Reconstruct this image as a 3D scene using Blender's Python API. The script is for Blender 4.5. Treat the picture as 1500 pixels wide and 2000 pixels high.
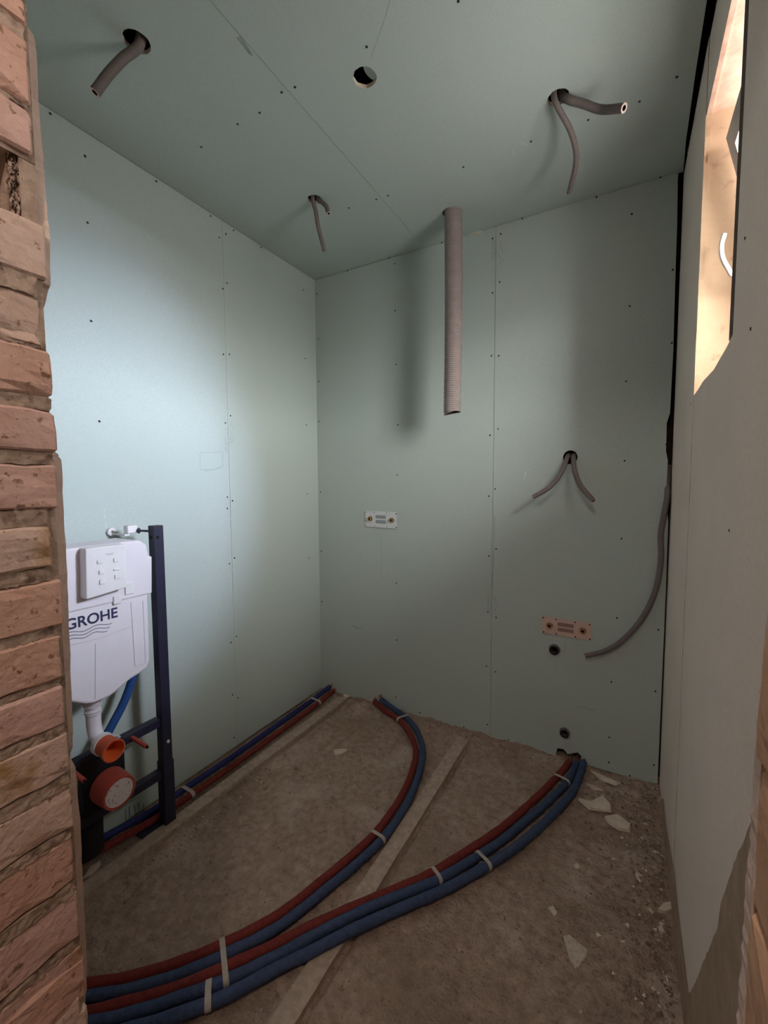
import bpy, bmesh, math, random
import numpy as np
from mathutils import Vector, Matrix
from mathutils.geometry import tessellate_polygon

random.seed(7)
scene = bpy.context.scene
for o in list(bpy.data.objects):
    bpy.data.objects.remove(o)
col = scene.collection

# ------------------------------------------------------------------ camera
EYE = 1.373                       # lens height above the raw floor
YAW, PITCH, ROLL, FPX = 0.514172, 0.068483, -0.00544, 838.86
cam_d = bpy.data.cameras.new('camera')
cam_d.sensor_fit = 'VERTICAL'
cam_d.sensor_height = 36.0
cam_d.lens = FPX * 36.0 / 2000.0
cam_d.clip_start = 0.01
cam = bpy.data.objects.new('camera', cam_d)
col.objects.link(cam)
_fw = Vector((-math.sin(YAW) * math.cos(PITCH), math.cos(YAW) * math.cos(PITCH), -math.sin(PITCH)))
_rt = Vector((math.cos(YAW), math.sin(YAW), 0))
_up = _rt.cross(_fw)
_r = _rt * math.cos(ROLL) + _up * math.sin(ROLL)
_u = -_rt * math.sin(ROLL) + _up * math.cos(ROLL)
cam.matrix_world = Matrix(((_r.x, _u.x, -_fw.x, 0), (_r.y, _u.y, -_fw.y, 0), (_r.z, _u.z, -_fw.z, EYE), (0, 0, 0, 1)))
scene.camera = cam

# ------------------------------------------------------------------ world and light
world = bpy.data.worlds.new('sky')
scene.world = world
world.use_nodes = True
bg = world.node_tree.nodes['Background']
_nt = world.node_tree                                        # bright overcast sky over darker ground
_tc = _nt.nodes.new('ShaderNodeTexCoord')
_sp = _nt.nodes.new('ShaderNodeSeparateXYZ')
_rp = _nt.nodes.new('ShaderNodeValToRGB')
_rp.color_ramp.elements[0].position = 0.49
_rp.color_ramp.elements[0].color = (0.29, 0.276, 0.26, 1)
_rp.color_ramp.elements[1].position = 0.51
_rp.color_ramp.elements[1].color = (1.0, 0.97, 0.93, 1)
_ma = _nt.nodes.new('ShaderNodeMath'); _ma.operation = 'MULTIPLY_ADD'
_ma.inputs[1].default_value = 0.5; _ma.inputs[2].default_value = 0.5
_nt.links.new(_tc.outputs['Generated'], _sp.inputs[0])
_nt.links.new(_sp.outputs['Z'], _ma.inputs[0])
_nt.links.new(_ma.outputs[0], _rp.inputs['Fac'])
_nt.links.new(_rp.outputs['Color'], bg.inputs['Color'])
bg.inputs['Strength'].default_value = 58.0
scene.view_settings.view_transform = 'Standard'
scene.view_settings.look = 'None'
scene.view_settings.gamma = 1.0
scene.view_settings.exposure = 0.0
scene.view_settings.use_curve_mapping = False
scene.cycles.max_bounces = 9
scene.cycles.diffuse_bounces = 6
scene.cycles.use_denoising = True

def light(name, kind, loc, energy, color, **kw):
    d = bpy.data.lights.new(name, kind)
    d.energy = energy
    d.color = color
    o = bpy.data.objects.new(name, d)
    o.location = loc
    for k, v in kw.items():
        setattr(d, k, v)
    col.objects.link(o)
    return o

# hazy sun standing in front of the window, spread wide by thin cloud
sun = light('hazy_sun', 'SUN', (3.0, 1.9, 3.0), 27.0, (0.64, 0.72, 1.0), angle=math.radians(38))
sun.rotation_euler = Vector((-1.9, -0.40, -0.60)).to_track_quat('-Z', 'Y').to_euler()
# portal on the window opening so that the sky is sampled through it
pt = light('window_portal', 'AREA', (0.46, 1.325, 2.02), 1.0, (1, 1, 1), shape='RECTANGLE', size=0.85, size_y=0.60)
pt.rotation_euler = (0, math.radians(90), 0)
pt.data.cycles.is_portal = True

# ------------------------------------------------------------------ room dimensions (metres)
XL, XR, YB, H = -1.728, 0.166, 2.2, 2.632       # finished faces: left, right, back, ceiling
YF = 0.289                                      # room side of the entrance wall
BT = 0.0125                                     # board thickness

def ray(px, py):
    return _fw + _r * ((px - 750) / FPX) + _u * ((1000 - py) / FPX)
def at(px, py, axis, val):
    """the point on the plane axis = val seen in the photograph at (px, py)"""
    d = ray(px, py)
    o = Vector((0, 0, EYE))
    i = 'XYZ'.index(axis)
    t = (val - o[i]) / d[i]
    return o + d * t

# ------------------------------------------------------------------ materials
MATS = {}
def mat(name, c1, c2=None, scale=8.0, rough=0.85, bump=0.0, bscale=60.0, metal=0.0, detail=6.0, lo=0.35, hi=0.65, spec=0.3, extra=None, bdist=0.004):
    m = bpy.data.materials.new(name)
    m.use_nodes = True
    nt = m.node_tree
    b = nt.nodes['Principled BSDF']
    b.inputs['Roughness'].default_value = rough
    b.inputs['Metallic'].default_value = metal
    b.inputs['Specular IOR Level'].default_value = spec
    tc = nt.nodes.new('ShaderNodeTexCoord')
    n = nt.nodes.new('ShaderNodeTexNoise')
    n.inputs['Scale'].default_value = scale
    n.inputs['Detail'].default_value = detail
    n.inputs['Roughness'].default_value = 0.6
    nt.links.new(tc.outputs['Object'], n.inputs['Vector'])
    r = nt.nodes.new('ShaderNodeValToRGB')
    c2 = c2 or tuple(x * 0.92 for x in c1)
    r.color_ramp.elements[0].position = lo
    r.color_ramp.elements[1].position = hi
    r.color_ramp.elements[0].color = (*c2, 1)
    r.color_ramp.elements[1].color = (*c1, 1)
    nt.links.new(n.outputs['Fac'], r.inputs['Fac'])
    out = r.outputs['Color']
    if extra:                                   # (colour, scale, lo, hi): patches of a third colour
        for (ec, es, elo, ehi) in extra:
            n2 = nt.nodes.new('ShaderNodeTexNoise')
            n2.inputs['Scale'].default_value = es
            n2.inputs['Detail'].default_value = 5
            nt.links.new(tc.outputs['Object'], n2.inputs['Vector'])
            r2 = nt.nodes.new('ShaderNodeValToRGB')
            r2.color_ramp.elements[0].position = elo
            r2.color_ramp.elements[1].position = ehi
            nt.links.new(n2.outputs['Fac'], r2.inputs['Fac'])
            mx = nt.nodes.new('ShaderNodeMix')
            mx.data_type = 'RGBA'
            nt.links.new(r2.outputs['Color'], mx.inputs['Factor'])
            nt.links.new(out, mx.inputs[6])
            mx.inputs[7].default_value = (*ec, 1)
            out = mx.outputs[2]
    nt.links.new(out, b.inputs['Base Color'])
    if bump:
        nb = nt.nodes.new('ShaderNodeTexNoise')
        nb.inputs['Scale'].default_value = bscale
        nb.inputs['Detail'].default_value = 6
        nt.links.new(tc.outputs['Object'], nb.inputs['Vector'])
        bp = nt.nodes.new('ShaderNodeBump')
        bp.inputs['Strength'].default_value = bump
        bp.inputs['Distance'].default_value = bdist
        nt.links.new(nb.outputs['Fac'], bp.inputs['Height'])
        nt.links.new(bp.outputs['Normal'], b.inputs['Normal'])
    MATS[name] = m
    return m

M_green = mat('green_board', (0.482, 0.543, 0.515), (0.425, 0.487, 0.46), scale=220, rough=0.8, detail=4, extra=[((0.437, 0.507, 0.48), 2.2, 0.45, 0.75)])
M_grey = mat('grey_board', (0.83, 0.715, 0.63), (0.77, 0.66, 0.58), scale=120, rough=0.85, detail=3, extra=[((0.75, 0.635, 0.555), 3.0, 0.45, 0.75)])
M_core = mat('gypsum_core', (0.72, 0.64, 0.52), (0.60, 0.52, 0.42), scale=60, bump=0.4, bscale=200)
M_void = mat('dark_masonry', (0.045, 0.036, 0.032), (0.02, 0.017, 0.016), scale=12)
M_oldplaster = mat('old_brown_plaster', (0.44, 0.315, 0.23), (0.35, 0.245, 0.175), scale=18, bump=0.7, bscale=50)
M_reveal = mat('reveal_plaster', (0.42, 0.295, 0.195), (0.36, 0.245, 0.16), scale=7, bump=0.25, bscale=70, extra=[((0.30, 0.19, 0.125), 26, 0.62, 0.72)])
M_soffit = mat('lintel_plaster', (0.58, 0.41, 0.32), (0.43, 0.27, 0.21), scale=16, bump=0.5, bscale=40)
M_brick = [mat('brick_pink', (0.60, 0.40, 0.35), (0.53, 0.335, 0.285), scale=22, bump=0.7, bscale=120, extra=[((0.26, 0.15, 0.11), 75, 0.63, 0.68), ((0.30, 0.17, 0.07), 9, 0.60, 0.68)]),
           mat('brick_orange', (0.60, 0.385, 0.315), (0.52, 0.315, 0.245), scale=20, bump=0.7, bscale=110, extra=[((0.27, 0.15, 0.10), 85, 0.62, 0.67)]),
           mat('brick_pale', (0.61, 0.455, 0.39), (0.54, 0.385, 0.315), scale=18, bump=0.7, bscale=120, extra=[((0.30, 0.19, 0.13), 80, 0.62, 0.68), ((0.36, 0.21, 0.085), 8, 0.58, 0.66)])]
M_mortar = mat('old_mortar', (0.44, 0.33, 0.265), (0.31, 0.225, 0.175), scale=60, bump=1.0, bscale=90, extra=[((0.18, 0.12, 0.09), 45, 0.60, 0.70)])
M_pinkplaster = mat('pink_plaster', (0.66, 0.52, 0.45), (0.58, 0.44, 0.37), scale=30, bump=0.5, bscale=140)
M_jamb = mat('orange_jamb', (0.58, 0.36, 0.235), (0.50, 0.295, 0.185), scale=18, bump=0.5, bscale=90, extra=[((0.38, 0.21, 0.125), 12, 0.60, 0.70)])
M_floor = mat('raw_concrete', (0.50, 0.375, 0.305), (0.265, 0.19, 0.148), scale=34, bump=1.0, bdist=0.010, bscale=110, detail=14, lo=0.28, hi=0.72, extra=[((0.58, 0.48, 0.42), 4.5, 0.53, 0.82), ((0.24, 0.17, 0.12), 2.6, 0.48, 0.80), ((0.13, 0.092, 0.068), 30, 0.62, 0.80), ((0.12, 0.085, 0.06), 120, 0.63, 0.74), ((0.50, 0.42, 0.36), 170, 0.66, 0.74)])
M_wood = mat('dusty_wood', (0.48, 0.38, 0.32), (0.35, 0.27, 0.22), scale=40, bump=0.3, bscale=80)
M_chip = mat('plaster_chip', (0.70, 0.61, 0.51), (0.60, 0.52, 0.43), scale=40, bump=0.4, bscale=120)
M_rubble = mat('rubble', (0.36, 0.265, 0.205), (0.16, 0.115, 0.085), scale=40, bump=0.5)
M_conduit = mat('grey_conduit', (0.19, 0.155, 0.145), (0.165, 0.135, 0.125), scale=30, rough=0.6)
M_duct = mat('grey_duct_hose', (0.30, 0.245, 0.235), (0.26, 0.21, 0.20), scale=30, rough=0.65)
M_dark = mat('dark_inside', (0.01, 0.009, 0.009), rough=0.9)
M_rim = mat('pale_cut_rim', (0.62, 0.50, 0.44), rough=0.7)
M_red = mat('red_insulation', (0.20, 0.038, 0.033), (0.145, 0.026, 0.023), scale=70, rough=0.8, bump=0.4, bscale=150, spec=0.15)
M_blue = mat('blue_insulation', (0.062, 0.088, 0.17), (0.042, 0.062, 0.125), scale=70, rough=0.8, bump=0.4, bscale=150, spec=0.15)
M_greyblue = mat('dusty_blue_insulation', (0.075, 0.085, 0.15), (0.05, 0.06, 0.11), scale=50, rough=0.85, bump=0.4, bscale=150, spec=0.1)
M_tape = mat('paper_tape', (0.46, 0.42, 0.38), (0.36, 0.32, 0.29), scale=60, rough=0.8)
M_copper = mat('copper', (0.45, 0.22, 0.13), rough=0.45, metal=0.8)
M_brass = mat('brass', (0.62, 0.42, 0.20), (0.45, 0.28, 0.12), rough=0.35, metal=0.85, scale=90)
M_zinc = mat('galvanised_plate', (0.66, 0.68, 0.70), (0.60, 0.62, 0.65), rough=0.55, metal=0.0, scale=60, spec=0.5)
M_slot = mat('slot_grey', (0.30, 0.32, 0.34), rough=0.7)
M_pinkplate = mat('copper_pink_plate', (0.66, 0.47, 0.40), (0.58, 0.41, 0.35), rough=0.55, scale=20, spec=0.5, extra=[((0.52, 0.38, 0.34), 10, 0.5, 0.7)])
M_pinkslot = mat('pink_slot', (0.30, 0.20, 0.175), rough=0.7)
M_screw = mat('black_screw', (0.025, 0.022, 0.022), rough=0.6)
M_frame = mat('dark_blue_steel', (0.022, 0.022, 0.05), (0.017, 0.017, 0.036), rough=0.45, scale=20, spec=0.4)
M_cistern = mat('white_foam_plastic', (0.72, 0.69, 0.74), (0.69, 0.66, 0.71), rough=0.6, scale=12)
M_panel = mat('white_cover', (0.74, 0.73, 0.75), rough=0.55)
M_logo = mat('navy_print', (0.03, 0.03, 0.09), rough=0.6)
M_seam = mat('pressed_seam', (0.60, 0.57, 0.62), rough=0.6)
M_orange = mat('orange_plastic', (0.56, 0.115, 0.055), (0.50, 0.10, 0.045), rough=0.5, scale=20)
M_orange_in = mat('bright_orange_inside', (0.72, 0.13, 0.03), rough=0.6)
M_redplastic = mat('red_plastic', (0.42, 0.075, 0.055), rough=0.5)
M_sticker = mat('speckled_sticker', (0.62, 0.55, 0.55), (0.25, 0.22, 0.25), rough=0.7, scale=110, lo=0.36, hi=0.44)
M_black = mat('black_plastic', (0.012, 0.012, 0.014), rough=0.5)
M_bluehose = mat('blue_hose', (0.02, 0.075, 0.24), rough=0.5)
M_pvc = mat('white_pvc', (0.55, 0.53, 0.52), rough=0.4)
M_whitetube = mat('white_tube', (0.85, 0.84, 0.83), rough=0.5)
M_pencil = mat('pencil_grey', (0.22, 0.26, 0.26), rough=0.9)
M_print = mat('printed_grey', (0.30, 0.36, 0.35), rough=0.9)
M_smear = mat('pale_smear', (0.60, 0.63, 0.62), rough=0.9)
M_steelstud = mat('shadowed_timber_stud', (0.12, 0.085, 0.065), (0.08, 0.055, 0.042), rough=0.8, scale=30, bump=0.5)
M_hall = mat('hall_plaster', (0.50, 0.42, 0.35), rough=0.9)

def glass_mat():
    m = bpy.data.materials.new('window_glass')
    m.use_nodes = True
    nt = m.node_tree
    nt.nodes.remove(nt.nodes['Principled BSDF'])
    o = nt.nodes['Material Output']
    t = nt.nodes.new('ShaderNodeBsdfTransparent')
    t.inputs['Color'].default_value = (0.93, 0.95, 0.95, 1)
    g = nt.nodes.new('ShaderNodeBsdfGlossy')
    g.inputs['Roughness'].default_value = 0.02
    mx = nt.nodes.new('ShaderNodeMixShader')
    mx.inputs[0].default_value = 0.05
    nt.links.new(t.outputs[0], mx.inputs[1])
    nt.links.new(g.outputs[0], mx.inputs[2])
    nt.links.new(mx.outputs[0], o.inputs['Surface'])
    return m
M_glass = glass_mat()

# ------------------------------------------------------------------ mesh helpers
class MB:
    """collects geometry for ONE mesh object"""
    def __init__(self):
        self.v, self.f, self.m, self.s = [], [], [], []
    def add(self, verts, faces, mi=0, smooth=False):
        b = len(self.v)
        self.v += [Vector(p) for p in verts]
        for f in faces:
            self.f.append([b + i for i in f])
            self.m.append(mi)
            self.s.append(smooth)
        return self
    def box(self, x0, x1, y0, y1, z0, z1, mi=0):
        vs = [(x, y, z) for x in (x0, x1) for y in (y0, y1) for z in (z0, z1)]
        return self.add(vs, [(0, 1, 3, 2), (4, 6, 7, 5), (0, 4, 5, 1), (2, 3, 7, 6), (0, 2, 6, 4), (1, 5, 7, 3)], mi)
    def rbox(self, x0, x1, y0, y1, z0, z1, r=0.004, mi=0, seg=2, smooth=True):
        bm = bmesh.new()
        bmesh.ops.create_cube(bm, size=1)
        for v in bm.verts:
            v.co = Vector(((x0 + x1) / 2 + v.co.x * (x1 - x0), (y0 + y1) / 2 + v.co.y * (y1 - y0), (z0 + z1) / 2 + v.co.z * (z1 - z0)))
        bmesh.ops.bevel(bm, geom=list(bm.edges), offset=r, segments=seg, profile=0.5, affect='EDGES')
        bm.verts.index_update()
        self.add([v.co.copy() for v in bm.verts], [[v.index for v in f.verts] for f in bm.faces], mi, False)
        bm.free()
        return self
    def prism(self, poly, mapf, w0, w1, bevel=0.0, mi=0, seg=2):
        """poly in (u, v), extruded between w0 and w1; mapf(u, v, w) gives the point"""
        bm = bmesh.new()
        a = [bm.verts.new(mapf(u, v, w0)) for u, v in poly]
        b = [bm.verts.new(mapf(u, v, w1)) for u, v in poly]
        n = len(poly)
        bm.faces.new(a)
        bm.faces.new(b[::-1])
        for i in range(n):
            bm.faces.new((a[i], a[(i + 1) % n], b[(i + 1) % n], b[i]))
        bmesh.ops.recalc_face_normals(bm, faces=bm.faces)
        if bevel:
            bmesh.ops.bevel(bm, geom=list(bm.edges), offset=bevel, segments=seg, profile=0.5, affect='EDGES', clamp_overlap=True)
        bm.verts.index_update()
        self.add([v.co.copy() for v in bm.verts], [[v.index for v in f.verts] for f in bm.faces], mi, False)
        bm.free()
        return self
    def plate(self, outer, holes, mapf, w0, w1, edge_mi=1):
        """board with real holes: front at w0, back at w1"""
        loops = [outer] + holes
        tris = tessellate_polygon([[Vector((u, v, 0)) for u, v in lp] for lp in loops])
        flat = [p for lp in loops for p in lp]
        self.add([mapf(u, v, w0) for u, v in flat], [tuple(t) for t in tris], 0)
        self.add([mapf(u, v, w1) for u, v in flat], [tuple(t[::-1]) for t in tris], 0)
        for lp in loops:
            n = len(lp)
            vs = [mapf(u, v, w0) for u, v in lp] + [mapf(u, v, w1) for u, v in lp]
            self.add(vs, [(i, (i + 1) % n, n + (i + 1) % n, n + i) for i in range(n)], edge_mi)
        return self
    def tube(self, pts, rad, n=12, cap=True, mi=0, rib=0.0, smooth=True):
        """swept round section; rad is a number or one per point"""
        pts = [Vector(p) for p in pts]
        R = rad if isinstance(rad, (list, tuple)) else [rad] * len(pts)
        t0 = (pts[1] - pts[0]).normalized()
        up = Vector((0, 0, 1)) if abs(t0.z) < 0.9 else Vector((1, 0, 0))
        nrm = (up - t0 * up.dot(t0)).normalized()
        vs, fs = [], []
        for i, p in enumerate(pts):
            t = (pts[min(i + 1, len(pts) - 1)] - pts[max(i - 1, 0)]).normalized()
            nrm = (nrm - t * nrm.dot(t)).normalized()
            bn = t.cross(nrm)
            for k in range(n):
                a = 2 * math.pi * k / n
                vs.append(p + (nrm * math.cos(a) + bn * math.sin(a)) * R[i])
        for i in range(len(pts) - 1):
            for k in range(n):
                k2 = (k + 1) % n
                fs.append((i * n + k, i * n + k2, (i + 1) * n + k2, (i + 1) * n + k))
        self.add(vs, fs, mi, smooth)
        if cap:
            self.add([vs[k] for k in range(n)], [tuple(range(n))[::-1]], mi)
            self.add([vs[(len(pts) - 1) * n + k] for k in range(n)], [tuple(range(n))], mi)
        return self
    def ring(self, c, axis, r0, r1, n=24, mi=0, d=0.0):
        """flat ring or short hollow collar of length d"""
        axis = Vector(axis).normalized()
        up = Vector((0, 0, 1)) if abs(axis.z) < 0.9 else Vector((1, 0, 0))
        a = (up - axis * up.dot(axis)).normalized()
        b = axis.cross(a)
        c = Vector(c)
        def circ(r, off):
            return [c + axis * off + (a * math.cos(2 * math.pi * k / n) + b * math.sin(2 * math.pi * k / n)) * r for k in range(n)]
        if d == 0:
            self.add(circ(r0, 0) + circ(r1, 0), [(k, (k + 1) % n, n + (k + 1) % n, n + k) for k in range(n)], mi)
        else:
            vs = circ(r0, 0) + circ(r1, 0) + circ(r1, d) + circ(r0, d)
            fs = []
            for j in range(4):
                j2 = (j + 1) % 4
                fs += [(j * n + k, j * n + (k + 1) % n, j2 * n + (k + 1) % n, j2 * n + k) for k in range(n)]
            self.add(vs, fs, mi, False)
        return self
    def disc(self, c, axis, r, n=24, mi=0):
        axis = Vector(axis).normalized()
        up = Vector((0, 0, 1)) if abs(axis.z) < 0.9 else Vector((1, 0, 0))
        a = (up - axis * up.dot(axis)).normalized()
        b = axis.cross(a)
        self.add([Vector(c) + (a * math.cos(2 * math.pi * k / n) + b * math.sin(2 * math.pi * k / n)) * r for k in range(n)], [tuple(range(n))], mi)
        return self
    def cyl(self, a, b, r0, r1=None, n=24, mi=0, smooth=True):
        return self.tube([a, b], [r0, r1 if r1 is not None else r0], n=n, mi=mi, smooth=smooth)

def wloc(o):
    p = Vector((0, 0, 0))
    while o:
        p += o.location
        o = o.parent
    return p

def build(name, mb, mats, parent=None, label=None, cat=None, group=None, kind=None, origin=None):
    mats = mats if isinstance(mats, (list, tuple)) else [mats]
    if parent is not None:
        base, loc = wloc(parent), Vector((0, 0, 0))
    else:
        xs = [v.x for v in mb.v]; ys = [v.y for v in mb.v]; zs = [v.z for v in mb.v]
        base = Vector(origin) if origin else Vector(((min(xs) + max(xs)) / 2, (min(ys) + max(ys)) / 2, min(zs)))
        loc = base
    me = bpy.data.meshes.new(name)
    me.from_pydata([tuple(v - base) for v in mb.v], [], mb.f)
    for m in mats:
        me.materials.append(m)
    me.polygons.foreach_set('material_index', mb.m)
    me.polygons.foreach_set('use_smooth', mb.s)
    me.update()
    o = bpy.data.objects.new(name, me)
    o.location = loc
    col.objects.link(o)
    if parent is not None:
        o.parent = parent
    return tag(o, label, cat, group, kind)

def tag(o, label=None, cat=None, group=None, kind=None):
    if label: o['label'] = label
    if cat: o['category'] = cat
    if group: o['group'] = group
    if kind: o['kind'] = kind
    return o

def empty(name, loc, label, cat, group=None, kind=None):
    o = bpy.data.objects.new(name, None)
    o.location = loc
    o.empty_display_size = 0.05
    col.objects.link(o)
    return tag(o, label, cat, group, kind)

def smooth_path(pts, step=0.012):
    """Catmull-Rom through the points, resampled evenly"""
    P = [Vector(p) for p in pts]
    P = [P[0] * 2 - P[1]] + P + [P[-1] * 2 - P[-2]]
    out = []
    for i in range(1, len(P) - 2):
        n = max(2, int((P[i + 1] - P[i]).length / step))
        for k in range(n):
            t = k / n
            a, b, c, d = P[i - 1], P[i], P[i + 1], P[i + 2]
            out.append(0.5 * ((2 * b) + (c - a) * t + (2 * a - 5 * b + 4 * c - d) * t * t + (3 * b - a - 3 * c + d) * t ** 3))
    out.append(P[-2])
    return out

def circle2(u, v, r, n=28, jag=0.0):
    return [(u + (r + random.uniform(-jag, jag)) * math.cos(2 * math.pi * k / n), v + (r + random.uniform(-jag, jag)) * math.sin(2 * math.pi * k / n)) for k in range(n)]

def jag_rect(u0, u1, v0, v1, j, sides='', step=0.03):
    """rectangle whose named sides (l r b t) are ragged by j"""
    pts = []
    def run(a, b, s):
        n = max(1, int(math.dist(a, b) / step)) if s in sides else 1
        for k in range(n):
            t = k / n
            p = [a[0] + (b[0] - a[0]) * t, a[1] + (b[1] - a[1]) * t]
            if s in sides and k:
                p[0 if s in 'lr' else 1] += random.uniform(-j, j)
            pts.append(tuple(p))
    run((u0, v0), (u1, v0), 'b'); run((u1, v0), (u1, v1), 'r'); run((u1, v1), (u0, v1), 't'); run((u0, v1), (u0, v0), 'l')
    return pts

map_ceil = lambda u, v, w: Vector((u, v, H + w))
map_back = lambda u, v, w: Vector((u, YB + w, v))
map_left = lambda u, v, w: Vector((XL - w, u, v))
map_right = lambda u, v, w: Vector((XR + w, u, v))

# ------------------------------------------------------------------ the setting: floor
def noise2(nx, ny, cell, rng):
    gx, gy = nx // cell + 3, ny // cell + 3
    g = rng.random((gx, gy))
    x = np.arange(nx) / cell; y = np.arange(ny) / cell
    xi, yi = x.astype(int), y.astype(int)
    fx, fy = x - xi, y - yi
    fx = fx * fx * (3 - 2 * fx); fy = fy * fy * (3 - 2 * fy)
    a = g[np.ix_(xi, yi)]; b = g[np.ix_(xi + 1, yi)]; c = g[np.ix_(xi, yi + 1)]; d = g[np.ix_(xi + 1, yi + 1)]
    FX, FY = fx[:, None], fy[None, :]
    return a * (1 - FX) * (1 - FY) + b * FX * (1 - FY) + c * (1 - FX) * FY + d * FX * FY - 0.5

rng = np.random.default_rng(3)
S = 0.007
fx0, fx1, fy0, fy1 = -1.80, 0.20, YF - 0.16, 2.30
nx, ny = int((fx1 - fx0) / S) + 1, int((fy1 - fy0) / S) + 1
Z = 0.014 * noise2(nx, ny, 60, rng) + 0.009 * noise2(nx, ny, 22, rng) + 0.009 * noise2(nx, ny, 8, rng) + 0.010 * noise2(nx, ny, 3, rng)
GX = np.linspace(fx0, fx1, nx)[:, None]; GY = np.linspace(fy0, fy1, ny)[None, :]
rough_zone = np.clip((GX + 0.12) / 0.2, 0, 1) * 1.0 + np.exp(-((GX + 1.40) / 0.07) ** 2) * 0.8 + np.exp(-((GY - 2.1) / 0.1) ** 2) * 0.6
Z = Z * (0.55 + rough_zone) + 0.012 * np.clip((GY - 2.08) / 0.12, 0, 1) - 0.004
Z += 0.008 * np.clip(rng.random((nx, ny)) - 0.93, 0, 1) / 0.07 * np.clip(rough_zone, 0.15, 1)
for xr in (-1.503, -0.684):                     # shrinkage gap along each batten
    Z -= 0.016 * np.exp(-((GX - xr) / 0.007) ** 2)
def floor_z(x, y):
    i = min(max(int(round((x - fx0) / S)), 0), nx - 1); j = min(max(int(round((y - fy0) / S)), 0), ny - 1)
    return float(Z[i, j])
fl = MB()
vx = np.stack([np.broadcast_to(GX, (nx, ny)), np.broadcast_to(GY, (nx, ny)), Z], -1).reshape(-1, 3)
me = bpy.data.meshes.new('floor')
ii = (np.arange(nx - 1)[:, None] * ny + np.arange(ny - 1)[None, :]).reshape(-1)
me.from_pydata(vx.tolist(), [], np.stack([ii, ii + ny, ii + ny + 1, ii + 1], -1).tolist())
me.materials.append(M_floor)
me.polygons.foreach_set('use_smooth', [True] * len(me.polygons))
floor = bpy.data.objects.new('floor', me)
col.objects.link(floor)
floor['kind'] = 'structure'

# ------------------------------------------------------------------ ceiling
ceiling = build('ceiling', MB().box(-1.95, 0.44, 0.14, 2.40, 2.76, 2.90), M_void, kind='structure')
CS = -0.985
holes_far = [circle2(-1.257, 0.803, 0.036, jag=0.0012), circle2(-1.249, 1.597, 0.031, jag=0.001)]
holes_near = [circle2(-0.748, 1.218, 0.0365, 34, jag=0.0014), circle2(-0.233, 1.592, 0.033, jag=0.001), circle2(-0.751, 1.989, 0.043)]
mb = MB().plate([(XL - 0.012, YF - 0.02), (CS - 0.0008, YF - 0.02), (CS - 0.0008, YB + 0.012), (XL - 0.012, YB + 0.012)], holes_far, map_ceil, 0.0015, BT + 0.0015)
build('plasterboard_panel', mb, [M_green, M_core], ceiling)
mb = MB().plate([(CS + 0.0008, YF - 0.02), (XR - 0.028, YF - 0.02), (XR - 0.022, 1.2), (XR - 0.018, 1.7), (XR - 0.012, 2.02), (XR - 0.002, YB + 0.012), (CS + 0.0008, YB + 0.012)], holes_near, map_ceil, 0.0, BT)
build('plasterboard_panel', mb, [M_green, M_core], ceiling)
plug = at(731, 137, 'Z', 2.6475)
plug_mb = MB().cyl(plug, plug + Vector((0.004, 0.002, 0.0125)), 0.036, n=28, smooth=False)
build('cut_out_disc', plug_mb, [M_green], ceiling, label='round board cut-out lying above the empty ceiling hole')

# ------------------------------------------------------------------ back wall
wall_back = build('wall_back', MB().box(-1.95, 0.44, 2.275, 2.40, -0.1, 2.76), M_void, kind='structure')
BS = -0.598
b_hole = circle2(-0.236, 1.487, 0.032)
d1 = at(1083, 1268, 'Y', YB); d2 = at(1103, 1430, 'Y', YB)
mb = MB().plate([(XL - 0.02, 0.014), (BS - 0.001, 0.014), (BS - 0.001, H - 0.002), (XL - 0.02, H - 0.002)], [], map_back, 0.0, BT)
build('plasterboard_panel', mb, [M_green, M_core], wall_back)
right_edge = [(0.158, 0.012), (0.1595, 0.5), (0.1605, 0.9), (0.159, 1.20), (0.148, 1.30), (0.149, 1.46), (0.141, 1.50), (0.140, 1.62), (0.150, 1.66), (0.153, 1.9), (0.150, 2.2), (0.149, 2.42), (0.145, 2.60), (0.146, H - 0.002)]
mb = MB().plate([(BS + 0.001, 0.014), (-0.27, 0.012), (-0.262, 0.055), (-0.235, 0.06), (-0.215, 0.04), (-0.17, 0.062), (-0.155, 0.05), (-0.15, 0.012)] + right_edge + [(BS + 0.001, H - 0.002)],
                [b_hole, circle2(d1.x, d1.z, 0.026), circle2(d2.x, d2.z, 0.024)], map_back, -0.002, BT - 0.002)
build('plasterboard_panel', mb, [M_green, M_core], wall_back)

# ------------------------------------------------------------------ left wall
wall_left = build('wall_left', MB().box(-1.95, -1.80, 0.14, 2.40, -0.1, 2.76), M_void, kind='structure')
LS = 1.494
mb = MB().plate([(YF - 0.02, 0.012), (LS - 0.001, 0.012), (LS - 0.001, H - 0.0005), (YF - 0.02, H - 0.0005)], [], map_left, 0.0, BT)
build('plasterboard_panel', mb, [M_green, M_core], wall_left)
mb = MB().plate([(LS + 0.001, 0.012), (YB, 0.012), (YB, H - 0.0005), (LS + 0.001, H - 0.0005)], [], map_left, 0.001, BT + 0.001)
build('plasterboard_panel', mb, [M_green, M_core], wall_left)

# ------------------------------------------------------------------ right wall with the window niche
WY0, WY1, WZ0, WZ1 = 1.06, 1.592, 1.632, 2.412
niche = [(WY0, WZ0 - 0.005), (WY1, WZ0 - 0.005), (WY1, WZ1 + 0.005), (WY0, WZ1 + 0.005)]
mb = MB().plate([(0.14, -0.1), (2.40, -0.1), (2.40, 2.76), (0.14, 2.76)], [niche], map_right, BT + 0.001, 0.272)
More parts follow.
